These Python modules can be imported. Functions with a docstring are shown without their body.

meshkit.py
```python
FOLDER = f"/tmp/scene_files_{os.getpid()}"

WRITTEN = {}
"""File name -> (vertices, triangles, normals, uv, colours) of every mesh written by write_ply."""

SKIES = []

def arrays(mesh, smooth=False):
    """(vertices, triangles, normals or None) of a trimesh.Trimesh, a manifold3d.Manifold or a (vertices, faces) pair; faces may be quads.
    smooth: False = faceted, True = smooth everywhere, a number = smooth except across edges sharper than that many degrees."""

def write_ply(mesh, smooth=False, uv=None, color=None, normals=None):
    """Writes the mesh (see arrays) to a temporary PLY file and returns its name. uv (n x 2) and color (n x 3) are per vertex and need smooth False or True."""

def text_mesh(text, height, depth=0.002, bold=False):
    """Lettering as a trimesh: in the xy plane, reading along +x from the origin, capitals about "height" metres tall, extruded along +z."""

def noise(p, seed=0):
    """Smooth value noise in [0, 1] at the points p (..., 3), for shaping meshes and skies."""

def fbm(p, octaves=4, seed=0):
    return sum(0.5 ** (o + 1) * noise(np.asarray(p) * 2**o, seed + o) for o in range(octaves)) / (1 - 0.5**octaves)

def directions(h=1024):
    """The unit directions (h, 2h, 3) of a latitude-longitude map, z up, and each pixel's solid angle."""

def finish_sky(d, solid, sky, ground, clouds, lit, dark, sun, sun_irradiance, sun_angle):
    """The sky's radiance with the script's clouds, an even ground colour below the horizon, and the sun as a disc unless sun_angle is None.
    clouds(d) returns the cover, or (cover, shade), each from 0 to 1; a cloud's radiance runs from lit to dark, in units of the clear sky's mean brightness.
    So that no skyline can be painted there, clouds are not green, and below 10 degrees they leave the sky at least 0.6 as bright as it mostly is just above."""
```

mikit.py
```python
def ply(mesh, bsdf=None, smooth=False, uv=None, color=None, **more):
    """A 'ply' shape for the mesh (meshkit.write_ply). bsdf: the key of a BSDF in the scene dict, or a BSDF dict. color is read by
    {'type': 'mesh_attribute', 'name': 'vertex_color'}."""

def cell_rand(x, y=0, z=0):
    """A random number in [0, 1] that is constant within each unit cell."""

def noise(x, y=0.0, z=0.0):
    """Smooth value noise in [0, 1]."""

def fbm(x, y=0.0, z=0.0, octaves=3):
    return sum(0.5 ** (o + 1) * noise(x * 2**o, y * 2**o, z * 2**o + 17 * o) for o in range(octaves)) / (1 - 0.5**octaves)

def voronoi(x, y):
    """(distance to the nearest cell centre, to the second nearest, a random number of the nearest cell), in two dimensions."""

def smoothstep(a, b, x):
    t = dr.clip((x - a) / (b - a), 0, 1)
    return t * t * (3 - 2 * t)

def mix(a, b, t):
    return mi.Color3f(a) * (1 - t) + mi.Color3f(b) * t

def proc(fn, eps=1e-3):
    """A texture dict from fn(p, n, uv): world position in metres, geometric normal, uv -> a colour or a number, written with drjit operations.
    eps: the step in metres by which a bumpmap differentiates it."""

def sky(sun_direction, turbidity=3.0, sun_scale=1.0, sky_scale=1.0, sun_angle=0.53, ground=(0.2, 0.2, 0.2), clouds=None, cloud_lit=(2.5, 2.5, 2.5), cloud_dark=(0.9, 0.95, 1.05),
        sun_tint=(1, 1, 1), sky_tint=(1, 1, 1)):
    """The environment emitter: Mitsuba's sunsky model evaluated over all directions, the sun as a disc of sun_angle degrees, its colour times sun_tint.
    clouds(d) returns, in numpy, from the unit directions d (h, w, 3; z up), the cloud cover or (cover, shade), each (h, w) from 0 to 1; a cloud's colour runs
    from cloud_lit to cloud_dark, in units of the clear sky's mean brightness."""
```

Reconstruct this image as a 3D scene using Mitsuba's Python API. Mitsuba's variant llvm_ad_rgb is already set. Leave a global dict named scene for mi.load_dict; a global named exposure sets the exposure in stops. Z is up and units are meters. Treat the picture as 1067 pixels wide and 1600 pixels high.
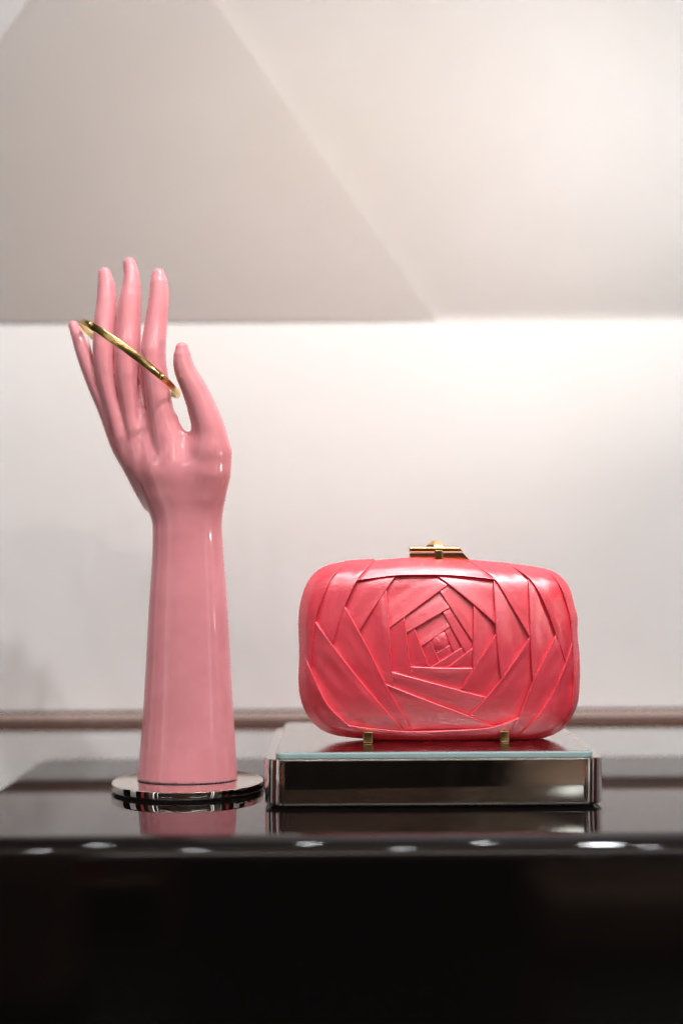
import math, random
import numpy as np, trimesh, drjit as dr, mitsuba as mi
import shapely, shapely.geometry as sg, shapely.ops as so
from scipy.spatial import Delaunay
import meshkit, mikit
from mikit import proc, noise, fbm, smoothstep, mix

T = mi.ScalarTransform4f
scene, labels = {}, {}
rng = np.random.default_rng(7)

# ------------------------------------------------------------------ camera
EYE, FPX, W0, H0 = np.array([0.0, -0.822, 0.1443]), 2222.0, 1067.0, 1600.0
HORIZON, ROLL = 872.0, math.radians(0.33)
PITCH = math.atan((HORIZON - 800.0) / FPX)   # the lens looks up a little
FWD = np.array([0, math.cos(PITCH), math.sin(PITCH)])
_r, _u = np.array([1.0, 0, 0]), np.array([0, -math.sin(PITCH), math.cos(PITCH)])
RIGHT, UP = _r * math.cos(ROLL) - _u * math.sin(ROLL), _u * math.cos(ROLL) + _r * math.sin(ROLL)
scene['camera'] = {'type': 'thinlens', 'fov': 2 * math.degrees(math.atan(W0 / 2 / FPX)), 'fov_axis': 'x',
                   'aperture_radius': 0.0125, 'focus_distance': 0.862, 'near_clip': 0.05, 'far_clip': 50.0,
                   'to_world': T().look_at(origin=EYE.tolist(), target=(EYE + FWD).tolist(), up=UP.tolist())}
exposure = 0.11
# ------------------------------------------------------------------ lamps (all above and before the table, outside the frame)
LAMPS = [  # x, y, z, radius, radiance
    (0.46, -0.87, 1.66, 0.032, 1560.0)] + [   # the key, upper right of the camera
    (x, y, 1.70, 0.016, e) for x, y, e in ((-0.42, -0.45, 1800.0), (-0.06, -0.45, 2700.0), (0.24, -0.45, 2700.0), (0.90, -0.60, 1800.0), (-0.62, -1.5, 1000.0), (-0.30, -1.5, 1000.0), (0.12, -1.5, 1000.0), (0.62, -1.5, 1000.0), (1.3, -1.3, 1000.0))]
LAMP_TINT = np.array([0.98, 0.985, 0.985])
PANEL, PANEL_TINT = 0.50, np.array([1.0, 0.80, 0.64])   # wide soft ceiling light over the aisle
WASHERS = [((0.58, -0.22, 0.16), (0.165, 0.18, 0.470), 1.9, 26, (0.90, 0.98, 1.03)), ((0.62, -0.34, 0.12), (-0.03, 0.18, 0.455), 1.95, 25, (1.0, 0.78, 0.62))]   # wall washers: where they hang, where they point, strength, spread, colour


def at(px, py, dist):
    """The point that far in front of the lens plane which the photograph shows at (px, py)."""
    px, py = np.asarray(px, float)[..., None], np.asarray(py, float)[..., None]
    d = FWD + RIGHT * (px - W0 / 2) / FPX - UP * (py - H0 / 2) / FPX
    return EYE + d * (dist / d[..., 1:2])


# ------------------------------------------------------------------ helpers
def numbered(key):
    if key not in scene and not any(k.startswith(key + '__') for k in scene):
        return key
    i = 1
    while f'{key}_{i:03d}' in scene or any(k.startswith(f'{key}_{i:03d}__') for k in scene):
        i += 1
    return f'{key}_{i:03d}'


def add(key, mesh, bsdf, smooth=30, **more):
    key = numbered(key)
    scene[key] = mikit.ply(mesh, bsdf, smooth, **more)
    return key


def tag(key, label=None, category=None, group=None, kind=None):
    labels[key] = {k: v for k, v in dict(label=label, category=category, group=group, kind=kind).items() if v}


def ring_rect(x0, x1, y0, y1, r, n=10):
    r = max(r, 1e-5)
    pts = []
    for cx, cy, a0 in ((x1 - r, y1 - r, 0), (x0 + r, y1 - r, 90), (x0 + r, y0 + r, 180), (x1 - r, y0 + r, 270)):
        for a in np.radians(np.linspace(a0, a0 + 90, n)):
            pts.append((cx + r * math.cos(a), cy + r * math.sin(a)))
    return np.array(pts)


def slab(x0, x1, y0, y1, r, profile, n=10):
    """A slab of rounded plan; profile: (inset, z) from the bottom to the top, capped at both ends."""
    rows = [np.c_[ring_rect(x0 + i, x1 - i, y0 + i, y1 - i, r - i if r > i else 1e-4, n), np.full(4 * n, z)] for i, z in profile]
    m = 4 * n
    v = np.vstack(rows + [[[(x0 + x1) / 2, (y0 + y1) / 2, profile[0][1]]], [[(x0 + x1) / 2, (y0 + y1) / 2, profile[-1][1]]]])
    f, k = [], np.arange(m)
    for j in range(len(rows) - 1):
        a, b, c, d = j * m + k, j * m + (k + 1) % m, (j + 1) * m + (k + 1) % m, (j + 1) * m + k
        f += [np.c_[a, b, c], np.c_[a, c, d]]
    lo, hi, last = len(v) - 2, len(v) - 1, (len(rows) - 1) * m
    f += [np.c_[(k + 1) % m, k, np.full(m, lo)], np.c_[last + k, last + (k + 1) % m, np.full(m, hi)]]
    return trimesh.Trimesh(v, np.vstack(f), process=False)


def edge_round(z0, z1, r_top, r_low, n=5):
    a = np.linspace(0, math.pi / 2, n)
    return [(r_low * (1 - math.sin(t)), z0 + r_low * (1 - math.cos(t))) for t in a] + [(r_top * (1 - math.cos(t)), z1 - r_top * (1 - math.sin(t))) for t in a]


def lathe(profile, n=64, centre=(0, 0, 0)):
    """profile: (radius, z) from bottom to top, closed with fans at the ends."""
    a = np.linspace(0, 2 * np.pi, n, endpoint=False)
    v = np.vstack([np.c_[r * np.cos(a), r * np.sin(a), np.full(n, z)] for r, z in profile] + [[[0, 0, profile[0][1]]], [[0, 0, profile[-1][1]]]]) + centre
    f, k = [], np.arange(n)
    for j in range(len(profile) - 1):
        p, q, s, t = j * n + k, j * n + (k + 1) % n, (j + 1) * n + (k + 1) % n, (j + 1) * n + k
        f += [np.c_[p, q, s], np.c_[p, s, t]]
    lo, hi, last = len(v) - 2, len(v) - 1, (len(profile) - 1) * n
    f += [np.c_[(k + 1) % n, k, np.full(n, lo)], np.c_[last + k, last + (k + 1) % n, np.full(n, hi)]]
    return trimesh.Trimesh(v, np.vstack(f), process=False)


def box(x0, x1, y0, y1, z0, z1, bevel=0.0):
    if bevel:
        return slab(x0, x1, y0, y1, bevel, edge_round(z0, z1, bevel, bevel, 3), 3)
    return trimesh.creation.box(bounds=[[x0, y0, z0], [x1, y1, z1]])


def plate(corners, thick, normal):
    """A flat panel: its front outline (anticlockwise seen from the front) and its thickness backwards."""
    c = np.array(corners, float)
    n, back = len(c), c - np.asarray(normal) * thick
    f = [(0, i, i + 1) for i in range(1, n - 1)] + [(n, n + i + 1, n + i) for i in range(1, n - 1)]
    for i in range(n):
        j = (i + 1) % n
        f += [(i, n + i, n + j), (i, n + j, j)]
    return trimesh.Trimesh(np.vstack([c, back]), f, process=False)


# ------------------------------------------------------------------ materials
def rgb(*c):
    return {'type': 'rgb', 'value': list(c)}


def mottled(a, b, scale, lo=0.35, hi=0.65):
    return proc(lambda p, n, uv: mix(a, b, smoothstep(lo, hi, fbm(p.x * scale, p.y * scale, p.z * scale))))


def principled(**k):
    return {'type': 'twosided', 'b': {'type': 'principled', **k}}


scene['wall_paint'] = {'type': 'roughplastic', 'diffuse_reflectance': mottled((0.78, 0.75, 0.73), (0.80, 0.775, 0.76), 9), 'alpha': 0.35}
scene['ceiling_paint'] = {'type': 'diffuse', 'reflectance': rgb(0.6, 0.57, 0.54)}
scene['trim_brown'] = principled(base_color=rgb(0.16, 0.075, 0.05), roughness=0.28, specular=0.5)
scene['ledge_brown'] = principled(base_color=rgb(0.20, 0.135, 0.115), roughness=0.3, specular=0.5)
scene['black_lacquer'] = {'type': 'bumpmap', 'scale': 1.0,
                          'tex': proc(lambda p, n, uv: 1.2e-5 * fbm(p.x * 38, p.y * 38, p.z * 38, 2)),
                          'b': {'type': 'plastic', 'diffuse_reflectance': rgb(0.004, 0.003, 0.003), 'int_ior': 1.52}}
scene['chrome'] = principled(base_color=rgb(0.80, 0.765, 0.72), metallic=1.0,
                             roughness=proc(lambda p, n, uv: 0.045 + 0.05 * smoothstep(0.55, 0.8, fbm(p.x * 160, p.y * 160, p.z * 30))))
scene['mirror'] = {'type': 'twosided', 'b': {'type': 'roughconductor', 'material': 'none', 'specular_reflectance': rgb(0.84, 0.835, 0.82), 'alpha': 0.02}}
scene['glass_edge'] = principled(base_color=rgb(0.29, 0.40, 0.40), roughness=0.10, specular=0.6, clearcoat=0.6)
scene['black_rubber'] = principled(base_color=rgb(0.012, 0.012, 0.012), roughness=0.7)
scene['gold'] = {'type': 'twosided', 'b': {'type': 'bumpmap', 'scale': 1.0, 'tex': proc(lambda p, n, uv: 3.5e-4 * fbm(p.x * 330, p.y * 330, p.z * 330, 2), eps=2e-4),
                 'b': {'type': 'principled', 'base_color': rgb(0.95, 0.68, 0.27), 'metallic': 1.0, 'roughness': 0.2}}}
scene['polished_gold'] = principled(base_color=rgb(0.95, 0.70, 0.32), metallic=1.0, roughness=0.16)
scene['pink_lacquer'] = {'type': 'twosided', 'b': {'type': 'bumpmap', 'scale': 1.0,
                         'tex': proc(lambda p, n, uv: 3.0e-5 * fbm(p.x * 420, p.y * 420, p.z * 55, 2)),
                         'b': {'type': 'principled', 'base_color': mottled((0.645, 0.238, 0.262), (0.685, 0.258, 0.286), 60),
                               'roughness': 0.10, 'specular': 0.6, 'clearcoat': 0.5, 'clearcoat_gloss': 0.985}}}


def satin(p, n, uv):
    g = noise(p.x * 1500, p.y * 1500, p.z * 1500)
    h = fbm(p.x * 130, p.y * 130, p.z * 130)
    return mix((0.50, 0.012, 0.034), (0.94, 0.056, 0.092), 0.7 * g + 0.3 * h)


scene['rose_satin'] = {'type': 'twosided', 'b': {'type': 'bumpmap', 'scale': 1.0,
                       'tex': proc(lambda p, n, uv: 1.6e-5 * noise(p.x * 2400, p.y * 2400, p.z * 2400), eps=1.5e-4),
                       'b': {'type': 'blendbsdf', 'weight': 0.15,
                             'a': {'type': 'principled', 'base_color': proc(satin), 'roughness': 0.5, 'specular': 0.6, 'sheen': 0.1, 'sheen_tint': 0.8},
                             'b': {'type': 'roughconductor', 'material': 'none', 'specular_reflectance': rgb(1.0, 0.79, 0.81), 'alpha_u': 0.09, 'alpha_v': 0.24, 'distribution': 'ggx'}}}}
scene['shop_floor'] = principled(base_color=mottled((0.006, 0.005, 0.0045), (0.011, 0.009, 0.008), 3), roughness=0.4)
scene['shop_wood'] = principled(base_color=mottled((0.16, 0.095, 0.065), (0.24, 0.15, 0.10), 5), roughness=0.5)
scene['shop_dark'] = principled(base_color=rgb(0.015, 0.011, 0.010), roughness=0.5)
scene['shop_beige'] = principled(base_color=rgb(0.52, 0.42, 0.33), roughness=0.5)
scene['shop_red'] = principled(base_color=rgb(0.42, 0.02, 0.03), roughness=0.5)


def glow(r, g, b, weight=1.0):
    return {'type': 'area', 'radiance': rgb(r, g, b), 'sampling_weight': float(weight)}


# ------------------------------------------------------------------ setting
WALL_Y = 0.262
FOLD_Z = at(533, 503, EYE[1] * -1 + WALL_Y)[2]
LIFT, EDGE_X = 0.0305, 0.9
key = add('back_wall__lower_panel', box(-EDGE_X, EDGE_X, WALL_Y, WALL_Y + 0.03, LIFT - 0.002, FOLD_Z, 0.0015), 'wall_paint')
tag('back_wall', 'pale wall panel behind the display with slanting panels above', 'wall', kind='structure')


def leaning(x_z, tilt, y0=WALL_Y - 0.0005):
    """Outline points (x, height above the fold) on a panel that leans forward by tilt degrees."""
    t = math.radians(tilt)
    return [(x, y0 - h * math.sin(t), FOLD_Z + 0.0008 + h * math.cos(t)) for x, h in x_z], (0, -math.cos(t), -math.sin(t))


def pix_on_lean(px, py, tilt, y0=WALL_Y - 0.0005):
    """(x, height) on the leaning panel of what the photograph shows at (px, py)."""
    t, d = math.radians(tilt), at(px, py, 1.0) - EYE
    n = np.array([0, -math.cos(t), -math.sin(t)])
    o = np.array([0, y0, FOLD_Z + 0.0008])
    p = EYE + d * (np.dot(o - EYE, n) / np.dot(d, n))
    return p[0], float(np.dot(p - o, [0, -math.sin(t), math.cos(t)]))


TL, TR = 25.6, 24.7
a, b = pix_on_lean(683, 503, TL), pix_on_lean(318, -25, TL)
c, d_ = pix_on_lean(62, -25, TL), pix_on_lean(-90, 190, TL)
c2, n2 = leaning([d_, (-EDGE_X, d_[1]), (-EDGE_X, 0), (a[0], 0), b, c], TL)
add('back_wall__slanting_panel', plate(c2, 0.0006, n2), 'wall_paint', False)
c3, n3 = leaning([(-0.15, 0), (EDGE_X, 0), (EDGE_X, 0.6), (-0.15, 0.6)], TR, WALL_Y + 0.0045)
add('back_wall__slanting_panel', plate(c3, 0.004, n3), 'wall_paint', False)

corner = np.array(leaning([c], TL)[0]) + [-0.12, 0.045, 0.03]
c4 = leaning([c, d_], TL)[0]
c4 = [tuple(np.array(c4[0]) + [0, -.0005, 0]), tuple(corner[0]), tuple(np.array(c4[1]) + [0, -.0005, 0])]
n4 = np.cross(np.subtract(c4[1], c4[0]), np.subtract(c4[2], c4[0]))
if n4[1] > 0:
    c4, n4 = c4[::-1], -n4
add('back_wall__slanting_panel', plate(c4, 0.003, n4 / np.linalg.norm(n4)), 'wall_paint', False)
SK_Y = 0.229
add('ledge__moulding', box(-EDGE_X, EDGE_X, SK_Y - 0.0002, WALL_Y - 0.0005, 0.0214, LIFT - 0.0022, 0.0055), 'ledge_brown')
add('ledge__trim', box(-EDGE_X, EDGE_X, SK_Y - 0.0016, WALL_Y - 0.0005, 0.0192, 0.0212, 0.0008), 'trim_brown')
add('ledge__skirting', box(-EDGE_X, EDGE_X, SK_Y, SK_Y + 0.0035, -0.42, 0.0190), 'wall_paint', False)
tag('ledge', 'low white skirting with brown moulding along the foot of the wall', 'ledge', kind='structure')
tag('ledge__trim', 'thin brown trim line')

# table: glossy black slab with a rounded edge
TX0, TX1, TY0, TY1 = -0.2245, 0.62, -0.0835, 0.2215
prof = [(0.016, -0.40), (0.004, -0.388)] + [(0.0005, -0.34), (0.0, -0.03)] + [(0.0125 * (1 - math.cos(t)), -0.0125 + 0.0125 * math.sin(t)) for t in np.linspace(0, math.pi / 2, 12)]
add('display_table', slab(TX0, TX1, TY0, TY1, 0.022, prof, 14), 'black_lacquer', 35)
tag('display_table', 'glossy black lacquered table with a rounded front edge under both displays', 'table')

# ------------------------------------------------------------------ riser with a mirror top
RX0, RX1, RY0, RY1, RZ = at(414, 1200, 0.8345)[0], at(939.5, 1200, 0.8345)[0], 0.0, 0.156, 0.0285
add('display_riser__casing', slab(RX0, RX1, RY0, RY1, 0.0125, [(0.0045, 0.0016), (0.0012, 0.0016), (0.0003, 0.0022), (0, 0.0034), (0, RZ - 0.0012), (0.0004, RZ - 0.0003), (0.0012, RZ), (0.02, RZ)], 12), 'chrome', 35)
add('display_riser__foot_pad', slab(RX0 + .005, RX1 - .005, RY0 + .005, RY1 - .005, 0.006, [(0, 0.0001), (0, 0.0018)], 8), 'black_rubber', False)
g0 = (RX0 + 0.0064, RX1 - 0.0062, RY0 + 0.0012, RY1 - 0.005)
GZ = RZ + 0.0038
add('display_riser__glass_edge', slab(*g0, 0.0055, [(0.0004, RZ + 0.0001), (0, RZ + 0.0004), (0, GZ - 0.0009), (0.0008, GZ - 0.00015)], 8), 'glass_edge', 35)
add('display_riser__mirror_top', slab(g0[0] + .0007, g0[1] - .0007, g0[2] + .0007, g0[3] - .0007, 0.0048, [(0, GZ - 0.0006), (0, GZ)], 8), 'mirror', False)
tag('display_riser', 'low polished chrome riser with a mirror glass top under the rose clutch', 'display riser')
tag('display_riser__glass_edge', 'teal green edge of the mirror glass')

# ------------------------------------------------------------------ the hand
HD = 0.892                                   # distance of the arm's axis
PX = HD / FPX                                # metres per pixel of the photograph there
FINGERS = {  # x, y, radius in photograph pixels, depth in the same unit (smaller is nearer)
    'little': [(108, 502.5, 6.0, 34), (115, 519, 8.2, 31), (126, 548, 10.6, 27), (139, 580, 12.2, 24), (154, 615, 12.8, 21), (170, 652, 12.5, 18), (187, 694, 12.5, 15), (208, 735, 12, 17), (234, 780, 10, 20)],
    'ring': [(159, 422, 9.6, 30), (162, 440, 13.0, 27), (163, 470, 15.2, 22), (161.5, 506, 16.8, 16), (160, 548, 16.4, 12), (165, 590, 14.8, 10), (177, 640, 13.4, 9), (193, 692, 13.5, 8), (209, 735, 13, 13), (232, 785, 11, 22)],
    'middle': [(199.5, 408, 9.4, 20), (203.5, 438, 13.0, 16), (201.8, 464, 16.4, 13), (200.3, 500, 18.0, 8), (199, 545, 19.6, 4), (197.5, 578, 17.4, 2), (199.5, 608, 15.4, 1), (205, 645, 13.6, 1), (214, 694, 13.5, 1), (229, 740, 14, 7), (246, 785, 12, 18)],
    'index': [(247, 428, 9.6, 6), (248.3, 446, 13.6, 3), (248, 470, 15.0, 0), (245, 500, 16.3, -4), (242, 530, 17.8, -7), (240.5, 554, 18.7, -9), (244, 584, 18.4, -10), (248, 615, 18.8, -10), (253, 650, 20, -9), (261, 690, 22, -8), (270, 730, 22, -4), (278, 775, 19, 8)],
    'thumb': [(288, 549.5, 9.2, -34), (288.5, 564, 13.2, -33), (291.5, 580, 15.2, -32), (301, 600, 17.6, -30), (312, 624, 20, -27), (322, 650, 22.4, -24), (330, 682, 25.5, -19), (330, 704, 27, -16)]}
WEBS = [[(219.5, 569, 4.5, 9), (220.5, 600, 7, 9), (223, 640, 10.5, 6), (232, 690, 14.5, -2), (248, 735, 19, -6)], [(182, 588, 5.5, 15), (187, 640, 8.5, 12), (203, 692, 12.5, 3), (222, 735, 14, 4)], [(150, 590, 5, 26), (166, 645, 7.5, 20), (189, 692, 10, 14)]]
BODY = np.array([  # y, left, right, half depth, depth of the middle, how far the right side stands nearer
    (652, 173, 262, 6, 8, 16), (672, 180, 286, 12, 3, 16), (692, 187, 330, 18, -2, 15), (707, 191.5, 354, 23, -5, 13), (737, 206, 358.5, 29.5, -7, 9), (773, 221, 353, 31.5, -2.5, 5), (800, 232, 348, 33.5, 3, 2.5),
    (824, 237.5, 346.4, 35, 6.2, 1), (850, 237.4, 347.6, 36, 8, 0), (881, 236, 349.6, 37.3, 8.7, 0), (946, 231.5, 354.6, 40.5, 9, 0), (1044, 226.4, 360, 44, 9, 0), (1125, 221.5, 364.6, 47, 9, 0), (1190, 216, 368.6, 50, 9, 0),
    (1221, 213.8, 370, 51.5, 9, 0)], float)
THENAR = [(329, 704, 27, -15), (327, 736, 25, -14), (319, 772, 21, -6), (312, 800, 17, 2)]
def chain_distance(p, chain):
    """Distance in pixels to a chain of spheres of changing radius."""
    best = np.full(len(p), 1e9)
    for (ax, ay, ar, ad), (bx, by, br, bd) in zip(chain[:-1], chain[1:]):
        a, e = np.array([ax, ad, ay], float), np.array([bx - ax, bd - ad, by - ay], float)
        t = np.clip((p - a) @ e / (e @ e), 0, 1)
        best = np.minimum(best, np.linalg.norm(p - a - t[:, None] * e, axis=1) - (ar + (br - ar) * t))
    return best


def dense(chain, n=5):
    c = np.array(chain, float)
    from scipy.interpolate import PchipInterpolator, CubicSpline
    s = np.r_[0, np.cumsum(np.linalg.norm(np.diff(c[:, [0, 1, 3]], axis=0), axis=1))]
    u = np.linspace(0, s[-1], n * len(c))
    return np.c_[CubicSpline(s, c[:, :2])(u), PchipInterpolator(s, c[:, 2])(u), PchipInterpolator(s, c[:, 3])(u)]


def smooth01(t):
    t = np.clip(t, 0, 1)
    return t * t * (3 - 2 * t)


def smin(a, b, k):
    h = np.maximum(k - np.abs(a - b), 0) / k
    return np.minimum(a, b) - h * h * h * k / 6


DENSE = {k: dense([(x, y, r + (1.6 if k == 'little' else 0.9), d) for x, y, r, d in v], 2) for k, v in FINGERS.items()}


from scipy.interpolate import PchipInterpolator as _pchip
BODY_Y = np.arange(BODY[0, 0], BODY[-1, 0] + 1, 2.0)
BODY_C = [_pchip(BODY[:, 0], BODY[:, i])(BODY_Y) for i in range(1, 6)]


def hand_distance(p):
    """p: (n, 3) of photograph x, depth and photograph y, all in pixels."""
    y = np.clip(p[:, 2], BODY[0, 0], BODY[-1, 0])
    lo, hi, b, cd, turn = (np.interp(y, BODY_Y, c) for c in BODY_C)
    a, cx = (hi - lo) / 2, (hi + lo) / 2
    u = (p[:, 0] - cx) / a
    d = (np.hypot(u, (p[:, 1] - cd + turn * u) / b) - 1) * np.minimum(a, b) * 0.9
    d = np.maximum(d, np.maximum(BODY[0, 0] - p[:, 2], p[:, 2] - BODY[-1, 0]))
    d = smin(d, chain_distance(p, THENAR), 26)
    f = None
    for c in WEBS:
        q = chain_distance(p, c)
        f = q if f is None else smin(f, q, 6)
    for name in ('little', 'ring', 'middle', 'index'):
        q = chain_distance(p, DENSE[name])
        f = smin(f, q, 4)
    d = smin(d, f, 20)
    return smin(d, chain_distance(p, DENSE['thumb']), 15)


def surface_net(fn, lo, hi, h):
    """The zero surface of fn as quads (naive surface nets), its vertices then moved onto it."""
    n = np.ceil((np.array(hi) - lo) / h).astype(int) + 1
    axes = [lo[i] + h * np.arange(n[i]) for i in range(3)]
    grid = np.stack(np.meshgrid(*axes, indexing='ij'), -1).reshape(-1, 3)
    sub = 4
    ca = [lo[i] + h * sub * np.arange(-(-n[i] // sub) + 1) for i in range(3)]
    cg = np.stack(np.meshgrid(*ca, indexing='ij'), -1)
    from scipy.ndimage import zoom, map_coordinates
    cv = fn(cg.reshape(-1, 3)).reshape(cg.shape[:3])
    gi = np.stack(np.meshgrid(*[np.arange(k) / sub for k in n], indexing='ij'), 0).reshape(3, -1)
    val = map_coordinates(cv, gi, order=1)
    near = np.abs(val) < h * sub * 1.3
    val[near] = fn(grid[near])
    val = val.reshape(n)
    inside = val < 0
    corner = np.stack([inside[i:n[0] - 1 + i, j:n[1] - 1 + j, k:n[2] - 1 + k] for i in (0, 1) for j in (0, 1) for k in (0, 1)], -1)
    live = corner.any(-1) & ~corner.all(-1)
    idx = np.full(live.shape, -1)
    idx[live] = np.arange(live.sum())
    v = np.array(lo) + h * (np.argwhere(live) + 0.5)
    faces = []
    for ax in range(3):
        o = [i for i in range(3) if i != ax]
        s0, s1 = [slice(1, -1)] * 3, [slice(1, -1)] * 3
        s0[ax], s1[ax] = slice(0, -1), slice(1, None)
        a, b = inside[tuple(s0)], inside[tuple(s1)]
        for w, flip in ((a & ~b, False), (~a & b, True)):
            e = np.argwhere(w)
            e[:, o[0]] += 1
            e[:, o[1]] += 1
            q = []
            for da, db in ((0, 0), (1, 0), (1, 1), (0, 1)):
                c = e.copy()
                c[:, o[0]] -= da
                c[:, o[1]] -= db
                q.append(idx[c[:, 0], c[:, 1], c[:, 2]])
            q = np.stack(q, 1)
            if flip != (ax == 1):
                q = q[:, ::-1]
            faces.append(q)
    f = np.vstack(faces)
    f = f[(f >= 0).all(1)]

    def grad(p):
        e = 0.25
        return np.stack([(fn(p + np.eye(3)[i] * e) - fn(p - np.eye(3)[i] * e)) / (2 * e) for i in range(3)], 1)

    for _ in range(2):
        g = grad(v)
        v = v - np.clip(fn(v), -h, h)[:, None] * g / np.maximum((g * g).sum(1, keepdims=True), 0.3)
    tri = np.vstack([f[:, [0, 1, 2]], f[:, [0, 2, 3]]])
    return trimesh.Trimesh(v, tri, process=False)


hm = surface_net(hand_distance, (94, -64, 390), (376, 66, 1229), 2.2)
hm.vertices[:, 2] = np.minimum(hm.vertices[:, 2], 1221.0)
trimesh.smoothing.filter_taubin(hm, 0.5, 0.51, 16)
soft = trimesh.smoothing.filter_taubin(hm.copy(), 0.5, 0.502, 360)
wt_ = (smooth01((hm.vertices[:, 2] - 612) / 70) * smooth01((1200 - hm.vertices[:, 2]) / 20))[:, None]
hm.vertices = hm.vertices * (1 - wt_) + soft.vertices * wt_
v = hm.vertices
depth = HD + v[:, 1] * PX
hm = trimesh.Trimesh(at(v[:, 0], v[:, 2], HD) + np.c_[np.zeros(len(v)), v[:, 1] * PX, np.zeros(len(v))], hm.faces, process=False)
if hm.volume < 0:
    hm.invert()
HX, HY = at(292, 1221, HD)[0], EYE[1] + HD
zmin = hm.vertices[:, 2].min()
BASE_TOP = 0.0062
hm.vertices[:, 2] = np.where(hm.vertices[:, 2] < 0.1, hm.vertices[:, 2] + (BASE_TOP - 0.0005 - zmin) * np.clip((0.1 - hm.vertices[:, 2]) / 0.09, 0, 1), hm.vertices[:, 2])
add('mannequin_hand__hand', hm, 'pink_lacquer', True)
DX = at(293.5, 1219, HD)[0]
add('mannequin_hand__base_disc', lathe([(0.0, 0.0012), (0.0460, 0.0012), (0.0469, 0.0015), (0.0472, 0.0022), (0.0472, 0.0053), (0.0470, 0.0059), (0.0464, BASE_TOP), (0.0, BASE_TOP)], 128, (DX, HY, 0)), 'chrome', 35)
add('mannequin_hand__felt_pad', lathe([(0.0, 0.0001), (0.0450, 0.0001), (0.0450, 0.0013), (0.0, 0.0013)], 64, (DX, HY, 0)), 'black_rubber', 35)
sock = lathe([(0.0, BASE_TOP - .0002), (0.0303, BASE_TOP - .0002), (0.0303, BASE_TOP + 0.0004), (0.0, BASE_TOP + 0.0004)], 64)
sock.vertices[:, 1] *= 0.655
sock.apply_translation((HX, HY, 0))
add('mannequin_hand__gasket', sock, 'black_rubber', 35)
tag('mannequin_hand', 'tall glossy pink mannequin hand on a round chrome disc, fingers raised', 'mannequin hand')
tag('mannequin_hand__base_disc', 'round polished chrome base')

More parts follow.
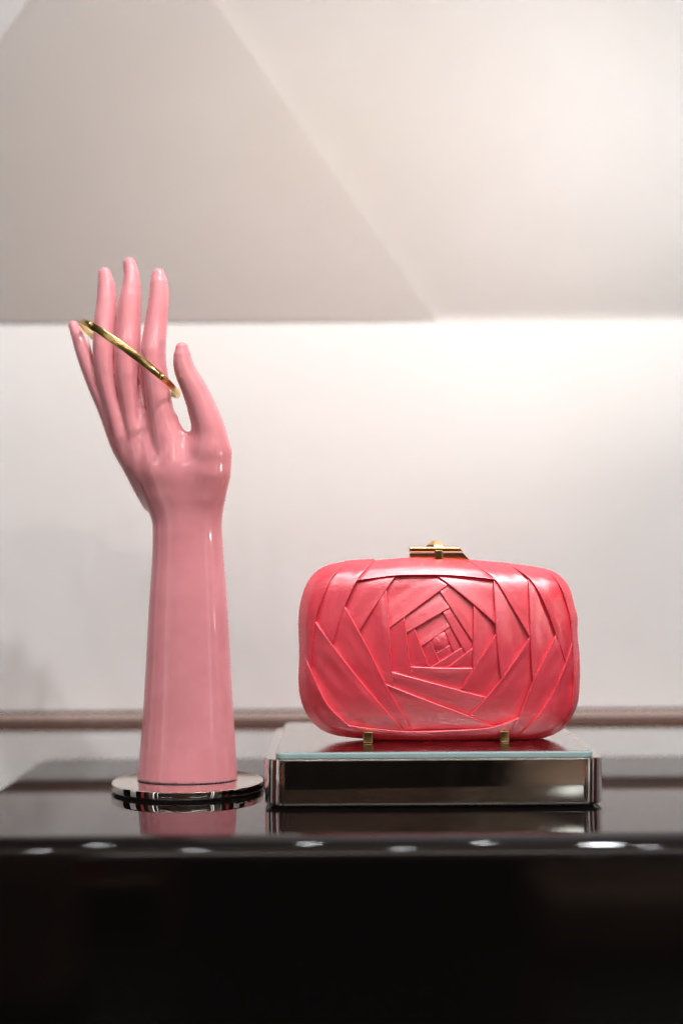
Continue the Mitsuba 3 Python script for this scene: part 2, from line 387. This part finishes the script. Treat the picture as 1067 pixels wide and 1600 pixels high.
# ------------------------------------------------------------------ the bangle
pl, pr = at(127.5, 508, HD + 10 * PX), at(277.5, 614, HD - 10 * PX)
mid, half = (pl + pr) / 2, (pr - pl) / 2
R = np.linalg.norm(half)
e1 = half / R
lean = 7.5 * PX / R                          # how far the near side stands above the chord, as a sine
up_ = np.cross(e1, [0, 1, 0])
up_ *= np.sign(up_[2])
e2 = -np.array([0, 1, 0]) + np.dot([0, 1, 0], e1) * e1
e2 /= np.linalg.norm(e2)
e2 = e2 * math.sqrt(1 - lean * lean) + up_ * lean
e2 /= np.linalg.norm(e2)
ax3 = np.cross(e1, e2)
ax3 *= np.sign(ax3[2])
mid = mid + np.array([0, 0.002, 0])
na, ring_v = 160, []
prof_b = [(-0.0009, -1), (0.0002, -1), (0.00075, -0.8), (0.0010, 0), (0.00075, 0.8), (0.0002, 1), (-0.0009, 1), (-0.0011, 0.6), (-0.0011, -0.6)]
for t in np.linspace(0, 2 * np.pi, na, endpoint=False):
    rad = e1 * math.cos(t) + e2 * math.sin(t)
    hw = (0.0016 + 0.0009 * max(0.0, math.sin(t)) ** 1.2) * (1 + 0.05 * math.sin(17 * t) * math.sin(5 * t))
    for dr_, w in prof_b:
        ring_v.append(mid + rad * (R + dr_) + ax3 * w * hw)
npf = len(prof_b)
i, j = np.meshgrid(np.arange(na), np.arange(npf), indexing='ij')
q = np.stack([i * npf + j, ((i + 1) % na) * npf + j, ((i + 1) % na) * npf + (j + 1) % npf, i * npf + (j + 1) % npf], -1).reshape(-1, 4)
bm = trimesh.Trimesh(np.array(ring_v), np.vstack([q[:, [0, 1, 2]], q[:, [0, 2, 3]]]), process=False)
if bm.volume < 0:
    bm.invert()
add('bangle__band', bm, 'gold', 40)
for t, s in ((math.radians(38), 0.0021), (math.radians(127), 0.0021), (math.radians(176), 0.0015), (math.radians(250), 0.0021), (math.radians(305), 0.0021)):
    rad = e1 * math.cos(t) + e2 * math.sin(t)
    st = trimesh.creation.icosphere(2, s)
    st.vertices *= [1, 1, 1]
    st.apply_translation(mid + rad * (R + 0.0009))
    add('bangle__stud', st, 'gold', True)
tag('bangle', 'thin studded gold bangle hung slanting across the pink fingers', 'bangle')

# ------------------------------------------------------------------ the clutch
BD = 0.884                                   # distance of its seam plane
BP = BD / FPX
OUT = [(467.5, 956), (470.5, 938), (476.5, 918.5), (487, 900.5), (500.5, 888.5), (520, 881), (544, 877), (584, 874.5), (620, 871.7), (645, 870), (682, 870.8), (727, 874), (760, 877), (784, 879), (816, 882), (840, 886), (862, 892),
       (877.5, 903), (889.5, 921.5), (895.5, 944), (901, 965), (901, 980), (902, 1004), (904.5, 1040), (904, 1070), (902, 1094), (894, 1116.5), (879, 1137.5), (855, 1149.5), (834, 1154.5), (800, 1155.5), (760, 1156.5), (720, 1158),
       (660, 1158), (600, 1156), (560, 1153), (532, 1150), (512.5, 1145), (490, 1130), (475, 1107.5), (467.5, 1082), (466, 1062), (467, 1032), (467, 995)]
STRIPS = [  # inner pleats first: the folded edge, then the points that close the strip away from it (photograph pixels)
    ('core', [(668, 1016), (668, 980), (705, 980)], [(705, 1030), (668, 1030)]),
    ('b', [(675, 1016), (700, 1002)], [(706, 1020), (680, 1032)]),
    ('l', [(668, 993), (684, 1032)], [(655, 1040), (650, 1005)]),
    ('r', [(688, 980), (704, 1020)], [(725, 1018), (700, 972)]),
    ('t', [(654, 1008.5), (700, 976)], [(686, 950), (640, 975)]),
    ('b', [(666, 1038.5), (717, 1006)], [(735, 1010), (735, 1045), (666, 1045)]),
    ('l', [(643.5, 975), (668, 1040)], [(630, 1045), (625, 985)]),
    ('r', [(684, 951), (722, 1020)], [(740, 1020), (740, 985), (700, 935)]),
    ('t', [(632, 987), (699, 948)], [(685, 918), (620, 955)]),
    ('b', [(690, 1040), (733, 1006.5)], [(740, 1045), (690, 1048)]),
    ('r', [(679.5, 919.5), (732, 1001)], [(745, 1000), (745, 930), (700, 895)]),
    ('b', [(638, 1036), (700, 1038), (735, 1038)], [(735, 1085), (620, 1075)]),
    ('l', [(629, 956), (634, 1000), (642.5, 1060)], [(600, 1065), (600, 985)]),
    ('t', [(600, 984), (650, 947), (698, 912)], [(705, 890), (595, 890)]),
    ('r', [(733, 935), (731, 1050)], [(790, 1050), (790, 940)]),
    ('r', [(769, 983), (711, 1075)], [(760, 1100), (785, 1050), (785, 985)]),
    ('b', [(607, 1043), (680, 1063), (757, 1084)], [(725, 1125), (600, 1085)]),
    ('l', [(601, 905), (603, 930), (607, 984), (612, 1068)], [(600, 1068), (555, 985), (590, 900)]),
    ('t', [(672, 895.5), (700, 916), (766, 973)], [(790, 960), (780, 890), (700, 885)]),
    ('l', [(619, 896), (601.5, 921), (558, 989)], [(520, 950), (560, 885)]),
    ('r', [(764, 895), (766, 970), (769, 1010), (776, 1062)], [(830, 1000), (800, 900)]),
    ('r', [(822, 985), (774, 1057), (750, 1086), (724, 1114)], [(760, 1140), (810, 1120), (835, 1060), (835, 1000)]),
    ('b', [(597, 1061), (660, 1086), (727, 1111.5), (765, 1128.5)], [(765, 1145), (600, 1145)]),
    ('t', [(545, 909), (580, 904), (620, 899.5), (670, 898.7), (768, 906)], [(780, 860), (560, 860)]),
    ('l', [(536, 940), (575, 1010), (602, 1065), (620, 1096), (645, 1141)], [(560, 1145), (510, 1000), (515, 960)]),
    ('r', [(720, 868), (742, 886), (764, 903), (790, 945), (819, 994)], [(850, 990), (840, 900), (800, 865)]),
    ('r', [(817, 895), (818, 950), (819, 995), (824, 1066)], [(880, 1000), (850, 900)]),
    ('l', [(590, 868), (573, 888), (559, 905), (541, 941), (530, 972), (520, 1007)], [(490, 985), (500, 900), (540, 860)]),
    ('l', [(491, 964), (524, 1009), (565, 1061), (605, 1107), (634, 1141)], [(570, 1150), (530, 1130), (480, 1050)]),
    ('b', [(540, 1126), (590, 1132), (645, 1136), (690, 1134.5), (750, 1131), (805, 1113)], [(805, 1175), (550, 1175)]),
    ('l', [(550, 868), (530, 890), (518.5, 903.5), (505, 935), (495, 965), (488.5, 1020), (486, 1050)], [(455, 1050), (455, 860)]),
    ('l', [(460, 978), (474, 1013), (487, 1041.5), (512.5, 1094), (530, 1113), (544, 1125.5), (572, 1149)], [(572, 1175), (455, 1175)]),
    ('r', [(861, 984), (847.5, 1010), (822, 1062.5), (802, 1113.5), (782, 1160)], [(790, 1175), (850, 1175), (890, 1020)]),
    ('r', [(775, 868), (800, 888), (820, 905), (842, 945), (857.5, 986), (876, 1037)], [(900, 1030), (900, 900), (840, 860)]),
    ('r', [(886, 997), (882, 1010), (873, 1034), (855, 1074.5), (834, 1107.5), (788, 1158)], [(800, 1175), (880, 1175), (905, 1010)]),
    ('r', [(830, 875), (852, 893), (864.5, 910), (875, 938), (882, 966), (885.5, 1013), (887, 1080)], [(920, 1080), (920, 860)]),
    ('r', [(907, 995), (900, 1010), (892.5, 1040), (886.5, 1077.5), (883, 1107.5), (873, 1130), (848, 1160)], [(860, 1175), (920, 1175), (920, 995)])]


def spline(points, closed=False, step=3.0):
    from scipy.interpolate import CubicSpline, PchipInterpolator
    p = np.array(points, float)
    if closed:
        p = np.vstack([p, p[:1]])
    s = np.r_[0, np.cumsum(np.linalg.norm(np.diff(p, axis=0), axis=1))]
    u = np.linspace(0, s[-1], max(2, int(s[-1] / step)))
    if closed:
        return CubicSpline(s, p, bc_type='periodic')(u)[:-1]
    return np.c_[PchipInterpolator(s, p[:, 0])(u), PchipInterpolator(s, p[:, 1])(u)] if len(p) > 2 else p


outline = sg.Polygon(spline(OUT, True, 4.0)).buffer(0)
outline = outline.buffer(-14).buffer(14).buffer(9).buffer(-9)
rim = outline.exterior
CX, CY = 685.0, 1014.0


def front(x, y, extra=0.0, rim=rim):
    """How far the padded front stands before the seam plane, in metres."""
    d = shapely.distance(shapely.points(x, y), rim)
    t = np.clip(d / 46.0, 0, 1)
    round_ = np.sqrt(np.maximum(1 - (1 - t) ** 2, 0))
    dome = np.clip(1 - ((x - CX) / 236) ** 2, 0, 1) * np.clip(1 - ((y - CY) / 160) ** 2, 0, 1)
    rose = np.exp(-(((x - 686) / 34) ** 2 + ((y - 1000) / 34) ** 2))
    return 0.0135 * round_ + 0.0120 * dome - 0.0004 * rose + extra


def at_bag(x, y, h):
    p = at(x, y, BD)
    p[:, 1] -= h
    return p


def fill(poly, fold):
    """Points and triangles that fill the polygon, finer along its edges."""
    pts, segs = [], []
    for r, step in ((0, 1.6), (0.45, 1.6), (1.0, 1.7), (1.8, 2.0), (3.0, 2.2)):
        g = poly.buffer(-r, join_style=2) if r else poly
        for part in getattr(g, 'geoms', [g]):
            if part.is_empty or part.length < 2:
                continue
            for ringline in [part.exterior, *part.interiors]:
                c = np.array(ringline.segmentize(step).coords)[:-1]
                pts.append(c)
    x0, y0, x1, y1 = poly.bounds
    gx, gy = np.meshgrid(np.arange(x0, x1, 2.4), np.arange(y0, y1, 2.1))
    gx[1::2] += 1.2
    g = np.c_[gx.ravel(), gy.ravel()]
    inner = poly.buffer(-4.2)
    if not inner.is_empty:
        pts.append(g[shapely.contains_xy(inner, g[:, 0], g[:, 1])])
    p = np.unique(np.round(np.vstack(pts), 3), axis=0)
    tri = Delaunay(p).simplices
    c = p[tri].mean(1)
    e, g = p[tri[:, 1]] - p[tri[:, 0]], p[tri[:, 2]] - p[tri[:, 0]]
    area = np.abs(e[:, 0] * g[:, 1] - e[:, 1] * g[:, 0])
    return p, tri[shapely.contains_xy(poly.buffer(0.02), c[:, 0], c[:, 1]) & (area > 1e-3)]


polys, folds = [], []
for name, fold, rest in STRIPS:
    fl = spline(fold, False, 3.0)
    polys.append(sg.Polygon(np.vstack([fl, rest])).buffer(0))
    folds.append(sg.LineString(fl))
clip = outline.buffer(3.0)
OFFS = rng.uniform(-0.7, 1.9, len(polys))
later = sg.Polygon()
cells = [None] * len(polys)
for k in range(len(polys) - 1, -1, -1):
    seen = polys[k].intersection(clip).difference(later)
    cells[k] = (seen, later)
    later = later.union(polys[k].buffer(0.01))
for k, (seen, over) in enumerate(cells):
    if seen.area < 4:
        continue
    own = outline.buffer(OFFS[k] - 0.35)                # each pleat wraps the edge a little tighter or looser
    region = seen.buffer(2.6).intersection(polys[k]).intersection(own).buffer(0)
    if region.geom_type != 'Polygon':
        region = max(region.geoms, key=lambda g: g.area)
    p, tri = fill(region, folds[k])
    x, y = p[:, 0], p[:, 1]
    sp = shapely.points(x, y)
    df = shapely.distance(sp, folds[k])
    rank = k / len(cells)
    lift = (0.0013 + 0.0013 * rank) * (1.4 if k in (23, 29) else 1.0)
    rise = np.sqrt(np.maximum(1 - (1 - np.clip(df / 1.3, 0, 1)) ** 2, 0))
    fall = 0.05 + 0.95 * np.clip(1 - (df - 1.6) / (16 + 40 * rank), 0, 1)
    h = lift * rise * fall
    if not over.is_empty:
        dc = shapely.distance(sp, over)
        h = h * (0.85 + 0.15 * smooth01(dc / 3.0))
    h = h + 0.0044 * rank
    fd = np.array(folds[k].coords)
    dirn = (fd[-1] - fd[0]) / np.linalg.norm(fd[-1] - fd[0])
    along, across = x * dirn[0] + y * dirn[1], -x * dirn[1] + y * dirn[0]
    wr = meshkit.fbm(np.c_[along / 75.0, across / 24.0, np.full(len(x), 9.0 * k)], 2, seed=3) - 0.5
    pucker = meshkit.noise(np.c_[along / 60.0, across / 14.0, np.full(len(x), 5.0 * k)], seed=9) - 0.5
    amp = smooth01(df / 10.0) * (0.35 + 0.9 * rank)
    h = h + amp * (0.0021 * wr + 0.0006 * pucker)
    if k == 0:
        h = h + 0.0022 * np.clip(1 - ((x - 684.5) / 15) ** 2 - ((y - 1000) / 17) ** 2, 0, 1)
    edge = np.clip(shapely.distance(sp, rim) / 14.0, 0.12, 1)
    # outward along the surface: near the silhouette the lift goes sideways as well as forwards
    verts = at_bag(x, y, front(x, y, 0.0, outline.buffer(OFFS[k]).exterior) + h * edge)
    m = trimesh.Trimesh(verts, tri, process=False)
    if m.face_normals[:, 1].mean() > 0:
        m.invert()
    add('clutch_bag__pleat', m, 'rose_satin', True, uv=np.c_[along, across] * BP)

# the padded back half, the body under the pleats, frame, clasp and feet
ringp = np.array(outline.buffer(-0.6).exterior.segmentize(5.0).coords)[:-1]
core_xy = np.array([685.0, 1014.0])


def shell(sign, depth, inset):
    rows = []
    for t in np.linspace(0, 1, 14):
        ang = t * math.pi / 2
        k = math.cos(ang) ** 0.55 if t < 1 else 0.0
        pts = core_xy + (np.array(ringp) - core_xy) * (inset + (1 - inset) * 0) * k
        rows.append(at(pts[:, 0], pts[:, 1], BD) + [0, sign * depth * math.sin(ang), 0])
    n, v = len(ringp), np.vstack(rows)
    f, kk = [], np.arange(n)
    for j in range(13):
        p_, q_, r_, s_ = j * n + kk, j * n + (kk + 1) % n, (j + 1) * n + (kk + 1) % n, (j + 1) * n + kk
        f += [np.c_[p_, q_, r_], np.c_[p_, r_, s_]]
    m = trimesh.Trimesh(v, np.vstack(f), process=False)
    if (m.face_normals[:, 1] * m.area_faces).sum() * sign < 0:
        m.invert()
    return m


back = shell(1, 0.021, 0.997)
add('clutch_bag__back_half', back, 'rose_satin', True)
bx_, by_ = ringp[:, 0], ringp[:, 1]
rows = []
for s in np.linspace(1, 0, 26):
    pts = core_xy + (ringp - core_xy) * s * 0.992
    rows.append(at_bag(pts[:, 0], pts[:, 1], front(pts[:, 0], pts[:, 1]) - 0.0010))
n, f, kk = len(ringp), [], np.arange(len(ringp))
for j in range(25):
    p_, q_, r_, s_ = j * n + kk, j * n + (kk + 1) % n, (j + 1) * n + (kk + 1) % n, (j + 1) * n + kk
    f += [np.c_[p_, q_, r_], np.c_[p_, r_, s_]]
bodym = trimesh.Trimesh(np.vstack(rows), np.vstack(f), process=False)
if bodym.face_normals[:, 1].mean() > 0:
    bodym.invert()
add('clutch_bag__front_half', bodym, 'rose_satin', True)
fr = np.array(outline.buffer(-0.2).exterior.segmentize(5.0).coords)[:-1]
rows = []
for dy, inset in ((-0.0016, -1.2), (-0.0012, 0), (0.0012, 0), (0.0016, -1.2)):
    c = np.array(outline.buffer(inset - 1.8).exterior.segmentize(5.0).coords)[:-1]
    s = np.linspace(0, 1, 240, endpoint=False)
    ls = sg.LinearRing(c)
    pt = np.array([ls.interpolate(u, normalized=True).coords[0] for u in s])
    rows.append(at(pt[:, 0], pt[:, 1], BD) + [0, dy, 0])
f, kk = [], np.arange(240)
for j in range(3):
    p_, q_, r_, s_ = j * 240 + kk, j * 240 + (kk + 1) % 240, (j + 1) * 240 + (kk + 1) % 240, (j + 1) * 240 + kk
    f += [np.c_[p_, q_, r_], np.c_[p_, r_, s_]]
add('clutch_bag__frame', trimesh.Trimesh(np.vstack(rows), np.vstack(f), process=False), 'gold', 40)

# clasp: a bar with a slanted right end, a neck and a faceted stone-cut knob
cz = at(682, 872, BD - 0.004)[2]
c0, c1, c2_ = at(639.5, 860, BD - 0.006), at(716, 860, BD - 0.006), at(728.5, 860, BD - 0.006)
zt, zm, zb = at(690, 854, BD - 0.006)[2], at(690, 863.5, BD - 0.006)[2], at(690, 874, BD - 0.006)[2]
cy = EYE[1] + BD


def bar(x0, x1, slope, prof, x_round=0.0004):
    """A bar along x with the cross-section prof of (y, z); its right end slants outwards downwards by slope."""
    k, vs, z1 = len(prof), [], max(z for _, z in prof)
    my, mz = np.mean(prof, axis=0)
    for e in (0, 1, 2, 3):
        for yy, zz in prof:
            f = 0.93 if e in (0, 3) else 1.0
            xr = x1 + (z1 - zz) * slope
            x = {0: x0, 1: x0 + x_round, 2: xr - x_round, 3: xr}[e]
            vs.append((x, my + (yy - my) * f, mz + (zz - mz) * f))
    f = [(0, i, i + 1) for i in range(1, k - 1)] + [(3 * k, 3 * k + i + 1, 3 * k + i) for i in range(1, k - 1)]
    for e in range(3):
        for i in range(k):
            j = (i + 1) % k
            f += [(e * k + i, (e + 1) * k + i, (e + 1) * k + j), (e * k + i, (e + 1) * k + j, e * k + j)]
    m = trimesh.Trimesh(np.array(vs), f, process=False)
    if m.volume < 0:
        m.invert()
    return m


def rounded_profile(y0, y1, z0, z1, r, n=6):
    return [(y, z) for y, z in ring_rect(y0, y1, z0, z1, r, n)]


add('clutch_bag__clasp', bar(c0[0], c1[0], 0.75, rounded_profile(cy - 0.0085, cy + 0.0085, zm, zt, 0.0015)), 'polished_gold', 25)
add('clutch_bag__clasp__lower_bar', bar(c0[0] + 0.0001, c1[0] + 0.0029, 0.9, [(cy - 0.0079, zm - 0.0003), (cy - 0.0066, zb - 0.002), (cy + 0.0066, zb - 0.002), (cy + 0.0079, zm - 0.0003)]), 'polished_gold', 20)
nx = at(684, 866, BD)[0]
add('clutch_bag__clasp__hinge', box(nx - 0.0026, nx + 0.0026, cy - 0.0092, cy + 0.002, zb - 0.0005, zm + 0.0016, 0.0008), 'polished_gold', 30)
kx = at(681, 850, BD - 0.004)[0]
kz = zt - 0.0002
gem = [(0.0068, kz), (0.0060, kz + 0.0012), (0.0022, kz + 0.0038), (0.0, kz + 0.0041)]
add('clutch_bag__clasp__knob', lathe(gem, 7, (kx, cy - 0.001, 0)), 'polished_gold', False)
for px_, py_ in ((575, 1159), (788.5, 1162)):
    p = at(px_, py_, 0.861)
    w = 0.0029 if px_ < 600 else 0.0027
    y0 = cy - 0.0235
    add('clutch_bag__foot', box(p[0] - w, p[0] + w, y0, y0 + 0.010, GZ + 0.0002, GZ + 0.0072, 0.0007), 'polished_gold', 30)
tag('clutch_bag', 'rose pink satin clutch pleated into a rose on the mirror riser', 'clutch bag')
tag('clutch_bag__clasp', 'gold clasp bar with slanted end')
tag('clutch_bag__back_half', 'smooth satin back')

# ------------------------------------------------------------------ what is mirrored from before the table, and the lamps
add('shop_floor', box(-4, 4, -6, 0.6, -0.95, -0.9), 'shop_floor', False)
tag('shop_floor', 'dark floor of the shop before the display', kind='structure')
add('ceiling', box(-2.6, 2.6, -6, 0.6, 1.78, 1.85), 'ceiling_paint', False)
tag('ceiling', 'pale ceiling over the aisle', kind='structure')
add('shop_wall__upper_panel', box(-4, 4, -3.9, -3.8, -0.1, 1.8), 'shop_beige', False)
add('shop_wall__lower_panel', box(-4, 4, -3.9, -3.8, -0.9, -0.11), 'shop_dark', False)
tag('shop_wall', 'beige wall with dark foot across the aisle', kind='structure')
cab = [(-2.4, -0.5, 'shop_wood', 'brown wooden shop cabinet with lit shelves'), (0.55, 2.2, 'shop_beige', 'beige shop cabinet with lit shelves')]
for x0, x1, m, lab in cab:
    k = numbered('shop_cabinet')
    scene[k + '__back_board'] = mikit.ply(box(x0, x1, -3.62, -3.6, -0.9, 1.5), m)
    scene[k + '__side'] = mikit.ply(box(x0 - 0.03, x0, -3.6, -3.25, -0.9, 1.5), m)
    scene[k + '__side_001'] = mikit.ply(box(x1, x1 + 0.03, -3.6, -3.25, -0.9, 1.5), m)
    for i, z in enumerate((-0.72, -0.35, 0.1, 0.5, 0.9, 1.5)):
        scene[k + '__shelf' + (f'_{i:03d}' if i else '')] = mikit.ply(box(x0, x1, -3.6, -3.25, z - 0.03, z), m)
    for i, z in enumerate((-0.35, 0.9)):
        scene[k + '__shelf_light' + (f'_{i:03d}' if i else '')] = {'type': 'rectangle', 'to_world': T().translate([(x0 + x1) / 2, -3.28, z - 0.032]).rotate([1, 0, 0], 180).scale([(x1 - x0) / 2, 0.012, 1]), 'emitter': glow(*(26 * LAMP_TINT), 0.6)}
    tag(k, lab + ' across the aisle', 'cabinet')
spots = [(x, z) for z in (-0.72, -0.35, 0.5, 0.1) for x in (-2.2, -1.8, -1.45, -1.05, -0.75, 0.8, 1.2, 1.6, 2.0)]
rb = random.Random(5)
for x, z in spots:
    w, h, m, x = rb.uniform(0.14, 0.3), rb.uniform(0.14, 0.28), rb.choice(['shop_red', 'wall_paint', 'shop_dark', 'shop_red', 'shop_beige']), x + rb.uniform(-.04, .04)
    k = numbered('gift_box')
    scene[k + '__carton'] = mikit.ply(box(x - w / 2, x + w / 2, -3.5, -3.3, z + 0.001, z + h * 0.8), m)
    scene[k + '__lid'] = mikit.ply(box(x - w / 2 - .004, x + w / 2 + .004, -3.504, -3.296, z + h * 0.8 + 0.001, z + h), m)
    row = [-2.2, -1.8, -1.45, -1.05, -0.75] if x < 0 else [0.8, 1.2, 1.6, 2.0]
    place = ('first', 'second', 'third', 'fourth', 'fifth')[int(np.argmin(np.abs(np.array(row) - x)))]
    tag(k, f"{m.replace('shop_', '').replace('wall_paint', 'white')} gift box, {place} on the { {-0.72: 'lowest', -0.35: 'second', 0.1: 'third', 0.5: 'fourth'}[z]} shelf of the {'brown' if x < 0 else 'beige'} cabinet", 'box', group='gift boxes on the cabinet shelves')
for x, y, z, r, e in LAMPS:
    k = numbered('downlight')
    scene[k + '__lens'] = {'type': 'disk', 'to_world': T().look_at(origin=[x, y, z], target=[0.02, 0.1, 0.15], up=[0, 0, 1]) @ T().scale([r, r, 1]),
                           'emitter': glow(*(e * LAMP_TINT), 30 if y == -0.87 else 14 if y > -0.7 else 2.5), 'bsdf': {'type': 'ref', 'id': 'shop_beige'}}
    hood = lathe([(r * 0.6, -0.10), (r * 1.15, -0.09), (r * 1.15, 0.0), (r * 1.04, 0.0), (r * 1.04, -0.012), (0.0, -0.012)], 32)
    hood.apply_transform(np.array(T().look_at(origin=[x, y, z], target=[0.02, 0.1, 0.15], up=[0, 0, 1]).matrix))
    scene[k + '__housing'] = mikit.ply(hood, 'shop_dark', 35)
    big = r > 0.04
    tag(k, 'large round ceiling spotlight before the table, the widest lamp of all' if big else 'small round ceiling spotlight over the aisle before the table', 'spotlight', group=None if big else 'small ceiling spotlights over the aisle')
scene['light_panel'] = {'type': 'rectangle', 'to_world': T().translate([0.1, -2.2, 1.775]).rotate([1, 0, 0], 180).scale([1.7, 0.9, 1]), 'emitter': glow(*(PANEL * PANEL_TINT), 12)}
scene['light_panel_001'] = {'type': 'rectangle', 'to_world': T().translate([0.0, -3.3, 1.77]).rotate([1, 0, 0], 180).scale([2.6, 0.06, 1]), 'emitter': glow(*(15 * LAMP_TINT), 2)}
tag('light_panel_001', 'narrow bright strip light in the ceiling along the far wall', 'light panel')
scene['shop_partition'] = mikit.ply(box(-0.48, 0.34, -3.72, -3.68, -0.08, 1.5, 0.004), 'shop_wood')
tag('shop_partition', 'dark brown wooden partition between the two cabinets', 'partition')
scene['display_screen__frame'] = mikit.ply(box(0.62, 0.70, -3.235, -3.215, 0.56, 0.63, 0.003), 'shop_dark')
scene['display_screen__panel'] = {'type': 'rectangle', 'to_world': T().translate([0.66, -3.213, 0.595]).rotate([1, 0, 0], -90).scale([0.032, 0.026, 1]), 'emitter': glow(4.5, 4.6, 4.4, 0.1)}
tag('display_screen', 'small bright screen before the beige cabinet across the aisle', 'screen')
for x, y in ((-1.25, -1.0), (-0.95, -0.78), (-1.7, -1.9), (0.98, -1.05), (1.7, -2.0)):
    k = numbered('light_column')
    scene[k + '__tube'] = {'type': 'cylinder', 'p0': [x, y, -0.6], 'p1': [x, y, 1.1], 'radius': 0.022, 'emitter': glow(*(2.0 * LAMP_TINT), 0.4)}
    for i, z in enumerate((-0.75, 1.1)):
        scene[k + '__cap' + (f'_{i:03d}' if i else '')] = mikit.ply(box(x - .03, x + .03, y - .03, y + .03, z, z + 0.15, 0.003), 'shop_dark')
    tag(k, 'thin upright light tube beside the aisle before the table', 'lamp', group='upright light tubes beside the aisle')
for x, y, w, m, lab in ((1.25, -0.55, 0.10, 'wall_paint', 'white upright display board on the right of the table, nearer the camera'), (1.45, -0.15, 0.07, 'shop_red', 'red upright display board on the right of the table'),
                        (1.35, 0.18, 0.12, 'wall_paint', 'white upright display board on the right of the table, nearer the wall'), (-1.15, -0.45, 0.06, 'shop_red', 'red upright display board on the left of the table'),
                        (-1.25, -0.1, 0.12, 'wall_paint', 'white upright display board on the left of the table')):
    k = numbered('display_board')
    scene[k + '__panel'] = mikit.ply(box(x - .008, x + .008, y - w, y + w, -0.85, 0.42, 0.003), m, 30)
    scene[k + '__foot'] = mikit.ply(box(x - .06, x + .06, y - w * .8, y + w * .8, -0.9, -0.852, 0.004), 'shop_dark', 30)
    tag(k, lab, 'board')
k = 'shop_bench'
scene[k + '__seat'] = mikit.ply(box(0.34, 0.78, -2.1, -1.75, -0.55, -0.43, 0.03), 'shop_wood', 35)
for i, (x, y) in enumerate(((0.38, -1.79), (0.74, -1.79), (0.38, -2.06), (0.74, -2.06))):
    leg = trimesh.creation.cylinder(0.016, segment=[[x, y, -0.55], [x + (0.05 if x > .5 else -.05), y, -0.9]], sections=16)
    scene[k + '__leg' + (f'_{i:03d}' if i else '')] = mikit.ply(leg, 'shop_wood', 35)
tag(k, 'small brown wooden bench with wooden legs before the table', 'bench')
for x, y in ((-1.35, -0.9), (-0.75, -2.6), (1.45, -1.2)):
    k = numbered('shop_pillar')
    scene[k + '__shaft'] = mikit.ply(box(x - .13, x + .13, y - .13, y + .13, -0.88, 1.76, 0.01), 'shop_wood', 30)
    scene[k + '__plinth'] = mikit.ply(box(x - .15, x + .15, y - .15, y + .15, -0.9, -0.82, 0.006), 'shop_dark', 30)
    tag(k, 'brown wooden pillar in the aisle before the table', 'pillar', group='wooden pillars in the aisle')
tag('light_panel', 'wide pale light panel in the ceiling over the aisle', 'light panel')
for wp, wt, ws, spread, tint in WASHERS:
    k, wd = numbered('wall_washer'), np.linalg.norm(np.subtract(wt, wp))
    hood = lathe([(0.010, -0.06), (0.022, -0.055), (0.022, 0.002), (0.020, 0.002), (0.020, -0.01), (0.0, -0.01)], 32)
    hood.apply_transform(np.array(T().look_at(origin=list(wp), target=list(wt), up=[0, 1, 0]).matrix))
    scene[k + '__housing'] = mikit.ply(hood, 'shop_dark', 35)
    tag(k, ('small dark spotlight with a narrow beam on the right wall panel' if k == 'wall_washer' else 'small dark spotlight with a wide beam on both slanting wall panels'), 'spotlight')
    scene[k + '__lens'] = {'type': 'spot', 'to_world': T().look_at(origin=list(wp), target=list(wt), up=[0, 1, 0]), 'sampling_weight': 12.0, 'cutoff_angle': spread, 'beam_width': 2, 'intensity': rgb(*(ws * wd * wd * np.array(tint)))}
